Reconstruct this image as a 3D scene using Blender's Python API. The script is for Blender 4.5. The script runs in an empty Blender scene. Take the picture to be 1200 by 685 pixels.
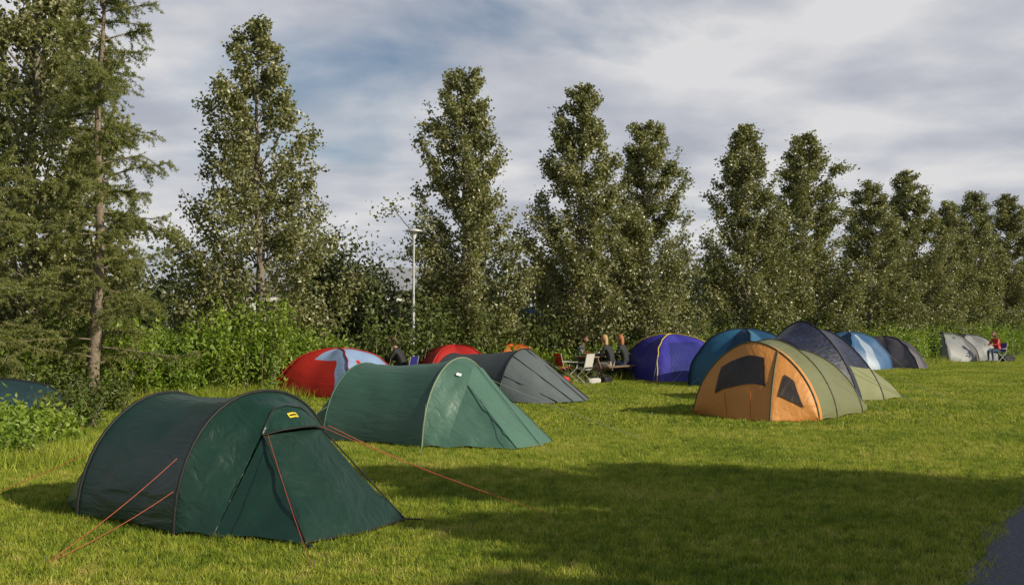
import bpy, math, random
import numpy as np
from mathutils import Vector, Matrix
rng = np.random.default_rng(7)
random.seed(7)
SC = bpy.context.scene

# ------------------------------------------------------------------ mesh builder
class MB:
    def __init__(s):
        s.v=[]; s.f=[]; s.n=0
    def add(s, verts, faces, mat=0, smooth=False):
        verts=np.asarray(verts,dtype=np.float64).reshape(-1,3)
        faces=np.asarray(faces,dtype=np.int64)
        m=np.full(len(faces),mat,dtype=np.int32) if np.isscalar(mat) else np.asarray(mat,dtype=np.int32)
        s.f.append((faces+s.n,m,smooth)); s.v.append(verts); s.n+=len(verts)
    def mesh(s,name,mats):
        me=bpy.data.meshes.new(name)
        V=np.concatenate(s.v); me.vertices.add(len(V)); me.vertices.foreach_set('co',V.astype(np.float32).ravel())
        loops=np.concatenate([f.ravel() for f,_,_ in s.f])
        sizes=np.concatenate([np.full(len(f),f.shape[1]) for f,_,_ in s.f])
        starts=np.concatenate([[0],np.cumsum(sizes)[:-1]])
        me.loops.add(len(loops)); me.loops.foreach_set('vertex_index',loops.astype(np.int32))
        me.polygons.add(len(sizes)); me.polygons.foreach_set('loop_start',starts.astype(np.int32))
        me.polygons.foreach_set('material_index',np.concatenate([m for _,m,_ in s.f]))
        me.polygons.foreach_set('use_smooth',np.concatenate([np.full(len(f),sm) for f,_,sm in s.f]))
        for m in mats: me.materials.append(m)
        me.update(calc_edges=True); me.validate()
        return me
    def obj(s,name,mats,parent=None):
        o=bpy.data.objects.new(name,s.mesh(name,mats)); SC.collection.objects.link(o)
        if parent: o.parent=parent
        return o

def empty(name,loc=(0,0,0),rz=0):
    e=bpy.data.objects.new(name,None); e.empty_display_size=.2; e.location=loc; e.rotation_euler=(0,0,rz)
    SC.collection.objects.link(e); return e

def tube(mb,pts,rad,mat=0,k=6,caps=True):
    pts=np.asarray(pts,float); n=len(pts)
    rad=np.full(n,rad) if np.isscalar(rad) else np.asarray(rad,float)
    T=np.gradient(pts,axis=0); T/=np.linalg.norm(T,axis=1)[:,None]+1e-9
    ref=np.array([0,0,1.]) if abs(T[:,2]).mean()<.8 else np.array([1.,0,0])
    U=np.cross(T,ref); U/=np.linalg.norm(U,axis=1)[:,None]+1e-9
    W=np.cross(T,U)
    a=np.linspace(0,2*math.pi,k,endpoint=False)
    V=pts[:,None,:]+rad[:,None,None]*(np.cos(a)[None,:,None]*U[:,None,:]+np.sin(a)[None,:,None]*W[:,None,:])
    V=V.reshape(-1,3)
    i=np.arange(n-1)[:,None]*k; j=np.arange(k)[None,:]; j2=(j+1)%k
    F=np.stack([i+j,i+j2,i+k+j2,i+k+j],-1).reshape(-1,4)
    mb.add(V,F,mat,True)
    if caps:
        mb.add(V[:k],[list(range(k))],mat); mb.add(V[-k:],[list(range(k))[::-1]],mat)

def box(mb,c,d,mat=0,rz=0,ry=0,rx=0,bev=0.0):
    c=np.array(c,float); x,y,z=np.array(d,float)/2
    V=np.array([[sx*x,sy*y,sz*z] for sx in(-1,1) for sy in(-1,1) for sz in(-1,1)])
    R=np.array(Matrix.Rotation(rz,3,'Z')@Matrix.Rotation(ry,3,'Y')@Matrix.Rotation(rx,3,'X'))
    V=V@R.T+c
    mb.add(V,[[0,1,3,2],[4,6,7,5],[0,4,5,1],[2,3,7,6],[0,2,6,4],[1,5,7,3]],mat)

def ellipsoid(mb,c,r,mat=0,nu=14,nv=9,fn=None,R=None):
    th=np.linspace(0,2*math.pi,nu,endpoint=False); ph=np.linspace(0,math.pi,nv)
    P=np.array([[math.sin(p)*math.cos(t),math.sin(p)*math.sin(t),math.cos(p)] for p in ph for t in th])
    if fn is not None: P=fn(P)
    P=P*np.array(r)
    if R is not None: P=P@np.array(R).T
    P=P+np.array(c)
    F=[[i*nu+j,(i+1)*nu+j,(i+1)*nu+(j+1)%nu,i*nu+(j+1)%nu] for i in range(nv-1) for j in range(nu)]
    mb.add(P,F,mat,True)

def unit(a): return a/(np.linalg.norm(a,axis=-1,keepdims=True)+1e-9)

def leaves(mb,C,L,W,mat=0,up=0.0,dirs=None,tri=False):
    C=np.asarray(C); n=len(C)
    u=rng.normal(size=(n,3))
    if dirs is not None: u=u*.55+dirs
    u=unit(u)
    w=rng.normal(size=(n,3)); w[:,2]*=(1-up)
    v=unit(np.cross(u,w))
    Ls=(L*rng.uniform(.65,1.25,n))[:,None]; Ws=(W*rng.uniform(.7,1.2,n))[:,None]
    if tri:
        V=np.stack([C-v*Ws/2,C+v*Ws/2,C+u*Ls],1).reshape(-1,3)
        F=np.arange(3*n).reshape(n,3)
    else:
        nn=np.cross(u,v)*Ws*.18
        V=np.stack([C-u*Ls/2,C+v*Ws/2+nn-u*Ls*.08,C+u*Ls/2,C-v*Ws/2+nn-u*Ls*.08],1).reshape(-1,3)
        F=np.arange(4*n).reshape(n,4)
    mb.add(V,F,mat,False)

# ------------------------------------------------------------------ materials
def newmat(name):
    m=bpy.data.materials.new(name); m.use_nodes=True
    nt=m.node_tree; nt.nodes.clear(); return m,nt,nt.nodes,nt.links
def ramp(N,stops,interp='LINEAR'):
    r=N.new('ShaderNodeValToRGB'); r.color_ramp.interpolation=interp
    el=r.color_ramp.elements
    while len(el)<len(stops): el.new(.5)
    for e,(p,c) in zip(el,stops): e.position=p; e.color=(*c,1) if len(c)==3 else c
    return r

def leaf_mat(name,dark,light,trans=.35,rough=.45,pale=None,spec=.5):
    m,nt,N,L=newmat(name)
    geo=N.new('ShaderNodeNewGeometry')
    mid=tuple((a+b)/2 for a,b in zip(dark,light))
    r=ramp(N,[(0,dark),(.55,mid),(1,light)])
    no=N.new('ShaderNodeTexNoise'); no.inputs['Scale'].default_value=.9; no.inputs['Detail'].default_value=2
    L.new(geo.outputs['Position'],no.inputs['Vector'])
    mx=N.new('ShaderNodeMath'); mx.operation='MULTIPLY_ADD'; mx.inputs[1].default_value=.6
    L.new(geo.outputs['Random Per Island'],mx.inputs[0])
    m2=N.new('ShaderNodeMath'); m2.operation='MULTIPLY_ADD'; m2.inputs[1].default_value=1.2; m2.inputs[2].default_value=-.4
    L.new(no.outputs['Fac'],m2.inputs[0]); L.new(m2.outputs[0],mx.inputs[2])
    L.new(mx.outputs[0],r.inputs[0])
    col=r.outputs[0]
    if pale:
        mc=N.new('ShaderNodeMixRGB'); mc.inputs[2].default_value=(*pale,1); L.new(col,mc.inputs[1])
        mm=N.new('ShaderNodeMath'); mm.operation='MULTIPLY'; mm.inputs[1].default_value=.75
        L.new(geo.outputs['Backfacing'],mm.inputs[0]); L.new(mm.outputs[0],mc.inputs[0]); col=mc.outputs[0]
    p=N.new('ShaderNodeBsdfPrincipled'); p.inputs['Roughness'].default_value=rough
    p.inputs['Specular IOR Level'].default_value=spec
    L.new(col,p.inputs['Base Color'])
    t=N.new('ShaderNodeBsdfTranslucent')
    tc=N.new('ShaderNodeMixRGB'); tc.blend_type='MULTIPLY'; tc.inputs[0].default_value=1; tc.inputs[2].default_value=(1.25,1.35,.5,1)
    L.new(col,tc.inputs[1]); L.new(tc.outputs[0],t.inputs[0])
    mix=N.new('ShaderNodeMixShader'); mix.inputs[0].default_value=trans
    L.new(p.outputs[0],mix.inputs[1]); L.new(t.outputs[0],mix.inputs[2])
    o=N.new('ShaderNodeOutputMaterial'); L.new(mix.outputs[0],o.inputs[0]); return m

def simple(name,col,rough=.6,bump=0,bscale=30,var=.15,metal=0):
    m,nt,N,L=newmat(name)
    tc=N.new('ShaderNodeTexCoord'); no=N.new('ShaderNodeTexNoise'); no.inputs['Scale'].default_value=bscale; no.inputs['Detail'].default_value=4
    L.new(tc.outputs['Object'],no.inputs['Vector'])
    r=ramp(N,[(.3,tuple(c*(1-var) for c in col)),(.7,tuple(min(1,c*(1+var)) for c in col))]); L.new(no.outputs['Fac'],r.inputs[0])
    p=N.new('ShaderNodeBsdfPrincipled'); p.inputs['Roughness'].default_value=rough; p.inputs['Metallic'].default_value=metal
    L.new(r.outputs[0],p.inputs['Base Color'])
    if bump:
        b=N.new('ShaderNodeBump'); b.inputs['Strength'].default_value=bump; b.inputs['Distance'].default_value=.02
        L.new(no.outputs['Fac'],b.inputs['Height']); L.new(b.outputs[0],p.inputs['Normal'])
    o=N.new('ShaderNodeOutputMaterial'); L.new(p.outputs[0],o.inputs[0]); return m

def fabric(name,col,rough=.45,trans=.12,wr=.5,var=.10,pattern=None):
    m,nt,N,L=newmat(name)
    tc=N.new('ShaderNodeTexCoord')
    mp=N.new('ShaderNodeMapping'); mp.inputs['Scale'].default_value=(1.1,5.5,4.2); mp.inputs['Rotation'].default_value=(.1,.25,.35)
    L.new(tc.outputs['Object'],mp.inputs['Vector'])
    no=N.new('ShaderNodeTexNoise'); no.inputs['Scale'].default_value=1.7; no.inputs['Detail'].default_value=3; no.inputs['Roughness'].default_value=.45; no.inputs['Distortion'].default_value=.9
    L.new(mp.outputs[0],no.inputs['Vector'])
    n2=N.new('ShaderNodeTexNoise'); n2.inputs['Scale'].default_value=1.2; n2.inputs['Detail'].default_value=3; L.new(tc.outputs['Object'],n2.inputs['Vector'])
    r=ramp(N,[(.3,tuple(c*(1-var) for c in col)),(.7,tuple(min(1,c*(1+var)) for c in col))]); L.new(n2.outputs['Fac'],r.inputs[0])
    col_out=r.outputs[0]
    if pattern:
        vo=N.new('ShaderNodeTexVoronoi'); vo.inputs['Scale'].default_value=7; L.new(tc.outputs['Object'],vo.inputs['Vector'])
        rr=ramp(N,[(.0,pattern),(.2,pattern),(.45,col)]); L.new(vo.outputs['Distance'],rr.inputs[0]); col_out=rr.outputs[0]
    p=N.new('ShaderNodeBsdfPrincipled'); p.inputs['Roughness'].default_value=rough; p.inputs['Specular IOR Level'].default_value=.4
    L.new(col_out,p.inputs['Base Color'])
    b=N.new('ShaderNodeBump'); b.inputs['Strength'].default_value=wr; b.inputs['Distance'].default_value=.035
    L.new(no.outputs['Fac'],b.inputs['Height']); L.new(b.outputs[0],p.inputs['Normal'])
    t=N.new('ShaderNodeBsdfTranslucent'); L.new(col_out,t.inputs[0])
    mix=N.new('ShaderNodeMixShader'); mix.inputs[0].default_value=trans
    L.new(p.outputs[0],mix.inputs[1]); L.new(t.outputs[0],mix.inputs[2])
    o=N.new('ShaderNodeOutputMaterial'); L.new(mix.outputs[0],o.inputs[0]); return m

def grass_col(N,L):
    geo=N.new('ShaderNodeNewGeometry')
    n1=N.new('ShaderNodeTexNoise'); n1.inputs['Scale'].default_value=.55; n1.inputs['Detail'].default_value=7; n1.inputs['Roughness'].default_value=.72
    n2=N.new('ShaderNodeTexNoise'); n2.inputs['Scale'].default_value=6; n2.inputs['Detail'].default_value=3
    L.new(geo.outputs['Position'],n1.inputs['Vector']); L.new(geo.outputs['Position'],n2.inputs['Vector'])
    a=N.new('ShaderNodeMath'); a.operation='MULTIPLY_ADD'; a.inputs[1].default_value=.75
    L.new(n2.outputs['Fac'],a.inputs[0]); 
    s=N.new('ShaderNodeMath'); s.operation='SUBTRACT'; s.inputs[1].default_value=.375; L.new(n1.outputs['Fac'],s.inputs[0]); L.new(s.outputs[0],a.inputs[2])
    r=ramp(N,[(.28,(.13,.205,.018)),(.46,(.265,.33,.032)),(.60,(.39,.42,.058)),(.75,(.52,.47,.13))])
    L.new(a.outputs[0],r.inputs[0]); return geo,r

def grass_blade_mat():
    m,nt,N,L=newmat('grass_blade')
    geo,r=grass_col(N,L)
    mr=N.new('ShaderNodeMapRange'); mr.inputs[3].default_value=.5; mr.inputs[4].default_value=1.5; L.new(geo.outputs['Random Per Island'],mr.inputs[0])
    mu=N.new('ShaderNodeVectorMath'); mu.operation='SCALE'; L.new(r.outputs[0],mu.inputs[0]); L.new(mr.outputs[0],mu.inputs['Scale'])
    p=N.new('ShaderNodeBsdfPrincipled'); p.inputs['Roughness'].default_value=.5; L.new(mu.outputs[0],p.inputs['Base Color']); p.inputs['Specular IOR Level'].default_value=.3
    t=N.new('ShaderNodeBsdfTranslucent'); L.new(mu.outputs[0],t.inputs[0])
    mix=N.new('ShaderNodeMixShader'); mix.inputs[0].default_value=.35; L.new(p.outputs[0],mix.inputs[1]); L.new(t.outputs[0],mix.inputs[2])
    o=N.new('ShaderNodeOutputMaterial'); L.new(mix.outputs[0],o.inputs[0]); return m
def ground_mat():
    m,nt,N,L=newmat('lawn_soil')
    geo,r=grass_col(N,L)
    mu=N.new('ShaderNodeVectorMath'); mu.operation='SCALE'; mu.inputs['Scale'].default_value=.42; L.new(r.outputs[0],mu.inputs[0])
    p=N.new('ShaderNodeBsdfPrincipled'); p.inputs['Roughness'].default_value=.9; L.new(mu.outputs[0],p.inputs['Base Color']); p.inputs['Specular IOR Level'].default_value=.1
    no=N.new('ShaderNodeTexNoise'); no.inputs['Scale'].default_value=40; no.inputs['Detail'].default_value=4; L.new(geo.outputs['Position'],no.inputs['Vector'])
    b=N.new('ShaderNodeBump'); b.inputs['Strength'].default_value=.8; b.inputs['Distance'].default_value=.04; L.new(no.outputs['Fac'],b.inputs['Height']); L.new(b.outputs[0],p.inputs['Normal'])
    o=N.new('ShaderNodeOutputMaterial'); L.new(p.outputs[0],o.inputs[0]); return m

M_blade=grass_blade_mat(); M_ground=ground_mat()
M_poplar=leaf_mat('poplar_leaf',(.075,.085,.022),(.23,.23,.07),trans=.28,rough=.38,pale=(.32,.32,.17),spec=.6)
M_larch=leaf_mat('larch_needle',(.13,.155,.035),(.29,.31,.09),trans=.35)
M_hedge=leaf_mat('hedge_leaf',(.10,.18,.02),(.32,.41,.055),trans=.4)
M_hedge2=leaf_mat('hedge_leaf_dull',(.06,.085,.02),(.17,.21,.045),trans=.3)
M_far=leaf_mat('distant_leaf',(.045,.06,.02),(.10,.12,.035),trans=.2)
M_bark=simple('bark',(.20,.17,.13),.9,.8,18,.4)
M_barkd=simple('bark_dark',(.19,.15,.11),.9,.8,25,.4)
M_wood=simple('table_wood',(.17,.12,.08),.7,.4,12,.25)
M_road=simple('asphalt',(.10,.10,.11),.9,.6,45,.45)
M_white=simple('white_paint',(.75,.75,.74),.5)
M_grayp=simple('gray_steel',(.45,.46,.46),.5,metal=.2)
M_roof=simple('roof_metal',(.28,.29,.31),.5)
M_glass=simple('window_glass',(.03,.035,.04),.1)

# ------------------------------------------------------------------ sky + sun
EL=math.radians(27.5); SH=Vector((.88,-.475,0)).normalized()
S=Vector((SH.x*math.cos(EL),SH.y*math.cos(EL),math.sin(EL)))
w=bpy.data.worlds.new('World'); SC.world=w; w.use_nodes=True
nt=w.node_tree; N=nt.nodes; L=nt.links; N.clear()
sky=N.new('ShaderNodeTexSky'); sky.sky_type='NISHITA'; sky.sun_disc=False; sky.sun_elevation=EL; sky.sun_rotation=math.atan2(SH.x,SH.y)
sky.altitude=50; sky.air_density=1; sky.dust_density=1.2; sky.ozone_density=1.5
tc=N.new('ShaderNodeTexCoord'); sp=N.new('ShaderNodeSeparateXYZ'); L.new(tc.outputs['Generated'],sp.inputs[0])
zc=N.new('ShaderNodeMath'); zc.operation='MAXIMUM'; zc.inputs[1].default_value=0; L.new(sp.outputs[2],zc.inputs[0])
za=N.new('ShaderNodeMath'); za.operation='ADD'; za.inputs[1].default_value=.16; L.new(zc.outputs[0],za.inputs[0])
dx=N.new('ShaderNodeMath'); dx.operation='DIVIDE'; L.new(sp.outputs[0],dx.inputs[0]); L.new(za.outputs[0],dx.inputs[1])
dy=N.new('ShaderNodeMath'); dy.operation='DIVIDE'; L.new(sp.outputs[1],dy.inputs[0]); L.new(za.outputs[0],dy.inputs[1])
cb=N.new('ShaderNodeCombineXYZ'); L.new(dx.outputs[0],cb.inputs[0]); L.new(dy.outputs[0],cb.inputs[1]); cb.inputs[2].default_value=3.7
cn=N.new('ShaderNodeTexNoise'); cn.inputs['Scale'].default_value=1.15; cn.inputs['Detail'].default_value=8; cn.inputs['Roughness'].default_value=.5; cn.inputs['Distortion'].default_value=.3
L.new(cb.outputs[0],cn.inputs['Vector'])
cm=ramp(N,[(.24,(0,0,0)),(.42,(1,1,1))]); L.new(cn.outputs['Fac'],cm.inputs[0])
cn2=N.new('ShaderNodeTexNoise'); cn2.inputs['Scale'].default_value=2.3; cn2.inputs['Detail'].default_value=7; cn2.inputs['Roughness'].default_value=.5
mp=N.new('ShaderNodeMapping'); mp.inputs['Location'].default_value=(5,2,1); L.new(cb.outputs[0],mp.inputs[0]); L.new(mp.outputs[0],cn2.inputs['Vector'])
cc=ramp(N,[(.34,(5.0,5.2,5.9)),(.47,(6.3,6.45,7.0)),(.62,(8.4,8.3,8.4))]); L.new(cn2.outputs['Fac'],cc.inputs[0])
th=N.new('ShaderNodeMapRange'); th.inputs[1].default_value=.36; th.inputs[2].default_value=.7; th.inputs[3].default_value=.95; th.inputs[4].default_value=.10; L.new(sp.outputs[2],th.inputs[0])
mk=N.new('ShaderNodeMath'); mk.operation='MULTIPLY'; L.new(cm.outputs[0],mk.inputs[0]); L.new(th.outputs[0],mk.inputs[1])
mixc=N.new('ShaderNodeMixRGB'); L.new(mk.outputs[0],mixc.inputs[0]); L.new(sky.outputs[0],mixc.inputs[1]); L.new(cc.outputs[0],mixc.inputs[2])
bg=N.new('ShaderNodeBackground'); bg.inputs[1].default_value=.088; L.new(mixc.outputs[0],bg.inputs[0])
wo=N.new('ShaderNodeOutputWorld'); L.new(bg.outputs[0],wo.inputs[0])
sl=bpy.data.lights.new('sun','SUN'); sl.energy=5; sl.angle=math.radians(.5); sl.color=(1,.90,.71)
so=bpy.data.objects.new('sun',sl); so.rotation_euler=S.to_track_quat('Z','Y').to_euler(); so.location=(20,-10,20); SC.collection.objects.link(so)

# ------------------------------------------------------------------ camera
cd=bpy.data.cameras.new('camera'); cd.lens=36; cd.sensor_width=36; cd.clip_end=2000
co=bpy.data.objects.new('camera',cd); co.location=(0,0,1.7); co.rotation_euler=(math.radians(91.79),0,0); SC.collection.objects.link(co); SC.camera=co
SC.view_settings.view_transform='Standard'; SC.view_settings.look='None'; SC.view_settings.exposure=0

# ------------------------------------------------------------------ ground, road, grass
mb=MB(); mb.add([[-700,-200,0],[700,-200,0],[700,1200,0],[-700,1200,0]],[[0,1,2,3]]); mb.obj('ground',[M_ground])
rd=np.array([.523,.852]); rn=np.array([.852,-.523]); r0=np.array([2.86,6.7])
mb=MB(); V=[]
ts=np.linspace(-30,120,300)
for t in ts:
    wv=.06*math.sin(t*2.1)+.05*math.sin(t*5.3+1)
    a=r0+rd*t+rn*wv; b=r0+rd*t+rn*4.2
    V+= [[a[0],a[1],.004],[b[0],b[1],.004]]
mb.add(V,[[2*i,2*i+1,2*i+3,2*i+2] for i in range(len(ts)-1)]); mb.obj('path',[M_road])

def blades(mb,P,h,wd,hs=1.0):
    n=len(P)
    lean=rng.normal(size=(n,3))*.6; lean[:,2]=1; lean=unit(lean)
    hh=(h*rng.uniform(.45,1.3,n)*hs)[:,None]
    a=rng.uniform(0,2*math.pi,n); sd=np.stack([np.cos(a),np.sin(a),0*a],1)*wd/2*rng.uniform(.7,1.3,n)[:,None]
    V=np.stack([P-sd,P+sd,P+lean*hh],1).reshape(-1,3); mb.add(V,np.arange(3*n).reshape(n,3))
def grass_patch(name,n,size,h,wd):
    mb=MB(); P=np.zeros((n,3)); P[:,:2]=rng.uniform(-size/2,size/2,(n,2))
    cen=rng.uniform(-size/2,size/2,(int(n/45),2)); k=rng.integers(0,len(cen),n); mk_=rng.random(n)<.5
    P[mk_,:2]=cen[k[mk_]]+rng.normal(size=(mk_.sum(),2))*.02
    blades(mb,P,h,wd,np.where(mk_,1.25,.85))
    return mb.mesh(name,[M_blade])
def scatter_faces(name,cells,mesh):
    mb=MB(); V=[];F=[]
    for i,(x,y,a,s) in enumerate(cells):
        for k in range(4):
            b=a+math.pi/4+k*math.pi/2; V.append([x+s*.7071*math.cos(b),y+s*.7071*math.sin(b),.0])
        F.append([4*i,4*i+1,4*i+2,4*i+3])
    mb.add(V,F); o=mb.obj(name,[M_ground]); o.instance_type='FACES'; o.use_instance_faces_scale=True
    o.show_instancer_for_render=False; o.show_instancer_for_viewport=False
    c=bpy.data.objects.new('blades',mesh); SC.collection.objects.link(c); c.parent=o
    return o
near=[];far=[]
ra=math.atan2(rd[1],rd[0])
for i in range(-75,0):
    for j in range(-40,75):
        p=r0+rn*(i+.5)+rd*(j+.5)
        if p[1]<4.5 or p[1]>58 or abs(p[0])>.53*p[1]+2: continue
        (near if p[1]<17 else far).append((p[0],p[1],ra+random.randrange(4)*math.pi/2,1.0))
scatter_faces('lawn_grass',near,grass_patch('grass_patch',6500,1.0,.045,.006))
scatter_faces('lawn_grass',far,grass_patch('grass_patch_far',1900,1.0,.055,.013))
n=9000; tt=rng.uniform(-3,14,n); ee=np.abs(rng.normal(size=n))*.055*(1+.8*np.sin(tt*3.1)*np.sin(tt*1.3+.5))
P=np.zeros((n,3)); P[:,:2]=r0+tt[:,None]*rd+ee[:,None]*rn; mb=MB(); blades(mb,P,.04,.006); mb.obj('grass_verge',[M_blade])

# ------------------------------------------------------------------ trees
def poplar_mesh(seed,H,R,nl=95,low=.12,peak=.78,ltw=50,leaf=.105,pw=.55):
    global rng
    rng=np.random.default_rng(seed); mb=MB()
    zs=np.linspace(0,H*.97,14)
    wob=np.cumsum(rng.normal(size=(14,2))*.05,axis=0); wob[0]=0
    tr=np.column_stack([wob,zs]); tr[0,2]=-.1
    tube(mb,tr,np.linspace(.15,.012,14)*(H/9.5),1,8)
    C=[]
    def at(z): return np.array([np.interp(z,zs,tr[:,0]),np.interp(z,zs,tr[:,1]),z])
    az=rng.uniform(0,6.28)
    lob=rng.uniform(.78,1.14,7); ph=rng.uniform(0,6.28,3)
    for i in range(nl):
        t=low+(1-low)*(i+.5)/nl
        az+=2.4+rng.normal()*.3
        pr=min(1,((1-t)/peak))**pw*min(1,.62+t*1.6)
        lumps=1+.16*math.sin(t*17+ph[0]+az)+.12*math.sin(t*31+ph[1]+2*az)
        r=R*pr*rng.uniform(.66,1.1)*lumps*lob[int((az%6.283)/6.2832*7)%7]+.04
        tz=t*H; z0=max(.35,tz-r*rng.uniform(.9,1.5))
        p0=at(z0); d=np.array([math.cos(az),math.sin(az)])
        p3=np.array([p0[0]+d[0]*r,p0[1]+d[1]*r,tz])
        pm=(p0+p3)/2+np.array([d[0]*r*.12,d[1]*r*.12,-.08*r])
        s=np.linspace(0,1,6)[:,None]
        pts=(1-s)**2*p0+2*s*(1-s)*pm+s*s*p3
        tube(mb,pts,np.linspace(.03,.005,6)*(r/R+.3),1,4,False)
        nt_=int(5+9*r/R)
        for k in range(nt_):
            s_=rng.uniform(.12,1.0)**.7; b=(1-s_)**2*p0+2*s_*(1-s_)*pm+s_*s_*p3
            td=unit(np.array([d[0],d[1],.9])+rng.normal(size=3)*.85); tl=rng.uniform(.2,.5)*(.55+.6*r/R)
            e=b+td*tl
            if k%3==0: tube(mb,[b,(b+e)/2,e],[.008,.006,.003],1,3,False)
            n=int(ltw*rng.uniform(.5,1.3))
            q=rng.uniform(.0,1.1,n)[:,None]; C.append(b+(e-b)*q+rng.normal(size=(n,3))*.12*(.55+.6*r/R))
    n=160; q=rng.uniform(0,1,n)[:,None]; C.append(at(H*.88)+q*np.array([0,0,H*.11])+rng.normal(size=(n,3))*.09)
    C=np.concatenate(C); leaves(mb,C,leaf,leaf*.8,0)
    return mb.mesh('poplar',[M_poplar,M_bark])
pm=[poplar_mesh(11,9.6,2.2,nl=105),poplar_mesh(23,9.6,2.15,pw=.62,nl=105),poplar_mesh(37,9.6,2.2,pw=.5,nl=105),poplar_mesh(51,9.6,1.95,peak=.7),poplar_mesh(64,9.6,2.45,peak=.66,pw=.68,ltw=44)]
def place(name,mesh,x,y,s=1,rz=0,sz=None):
    o=bpy.data.objects.new(name,mesh); o.location=(x,y,0); o.rotation_euler=(0,0,rz); o.scale=(s,s,sz or s); SC.collection.objects.link(o); return o
for (k,x,y,s,sz,rz) in [
    (4,-6.3,26,.98,.98,.3),(2,-1.3,31,1.0,.98,1.1),(1,2.15,32.6,1.05,.97,2.0),(2,4.4,34.6,1.0,.89,4.0),
    (1,8.75,39,1.1,.96,.7),(0,12.3,42,1.22,.99,3.3),(3,16.2,46.5,1.15,.84,2.2),(1,20.0,51.5,1.2,.97,5.1),(2,23.4,55,1.1,.86,1.9),(0,26.0,58,1.15,.95,.2),
    (1,30.0,61.5,1.25,.98,4.4),(2,35.5,67,1.2,1.0,3.6),(3,40.5,72,1.2,1.0,1.6),(3,-11.0,23.6,1.15,1.25,.4),(1,-15.5,19.5,1.1,1.15,2.8)]:
    place('poplar_tree',pm[k],x,y,s,rz,sz)

def larch_mesh(seed,H,R,nl=120):
    global rng
    rng=np.random.default_rng(seed); mb=MB()
    zs=np.linspace(-.1,H,12); tr=np.column_stack([rng.normal(size=12)*.04,rng.normal(size=12)*.04,zs])
    tube(mb,tr,np.linspace(.13,.012,12),1,8)
    C=[];D=[]
    for i in range(nl):
        t=.09+.9*i/nl; z0=t*H; az=i*2.4+rng.normal()*.6
        r=(R*(1-t)**.62*min(1,.5+t*2))*rng.choice([.45,.7,1.0,1.15])*rng.uniform(.8,1.1)+.12
        d=np.array([math.cos(az),math.sin(az),0]); up=rng.uniform(-.1,.6)
        s=np.linspace(0,1,7)[:,None]
        bend=np.array([-d[1],d[0],0])*rng.normal()*.15*r
        pts=np.array([0,0,z0])+d*r*s+bend*s**2+np.array([0,0,1.])*(up*r*s-rng.uniform(.1,.5)*r*s**2.2+.18*r*s**5)
        tube(mb,pts,np.linspace(.02,.004,7),1,4,False)
        side=np.array([-d[1],d[0],0])
        for k in range(int(5+10*r)):
            s_=rng.uniform(.15,1); b=np.array([np.interp(s_,s[:,0],pts[:,c]) for c in range(3)])
            td=unit(d*.5+side*rng.choice([-1,1])*rng.uniform(.3,1)+np.array([0,0,rng.uniform(-1.0,.4)])); tl=rng.uniform(.12,.6)*(1.15-s_*.5)
            e=b+td*tl+np.array([0,0,-.15*tl]); 
            tube(mb,[b,(b+e)/2+[0,0,.02],e],[.005,.004,.002],1,3,False)
            n=int(tl*100)
            q=rng.uniform(0,1,n)[:,None]; C.append(b+(e-b)*q+rng.normal(size=(n,3))*.018); D.append(np.tile(td*.3,(n,1))+rng.normal(size=(n,3))*.7)
        n=int(r*50); q=rng.uniform(.15,1,n); C.append(np.column_stack([np.interp(q,s[:,0],pts[:,c]) for c in range(3)])); D.append(rng.normal(size=(n,3)))
    C=np.concatenate(C); D=np.concatenate(D)
    C=np.concatenate([C,C,C]); D=np.concatenate([D,-D,D[::-1]])
    leaves(mb,C,.06,.015,0,dirs=D,tri=True)
    return mb.mesh('larch',[M_larch,M_barkd])
lm=[larch_mesh(5,9.8,2.25),larch_mesh(9,8.0,2.0,100)]
place('larch_tree',lm[0],-8.35,20.6,1,.4)
place('larch_tree',lm[1],-9.6,17.6,.95,1.7,.9)

def canopy_tree(seed,H,R):
    return poplar_mesh(seed,H,R,nl=110,low=.22,peak=.6,ltw=55,leaf=.17,pw=.6)
cmsh=canopy_tree(91,7.2,2.2); cm2=canopy_tree(97,6.6,2.0)
for (me,x,y,s,rz) in [(cmsh,10.8,4.85,1.02,0),(cm2,12.4,6.0,1,1),(cm2,10.7,2.7,1.0,2),(cm2,10.4,.9,.92,4),(cmsh,11.2,-.8,.8,3),(cmsh,14.5,2.7,.9,2.2),(cm2,13,-4,.9,.5)]:
    place('birch_tree',me,x,y,s,rz)

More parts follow.
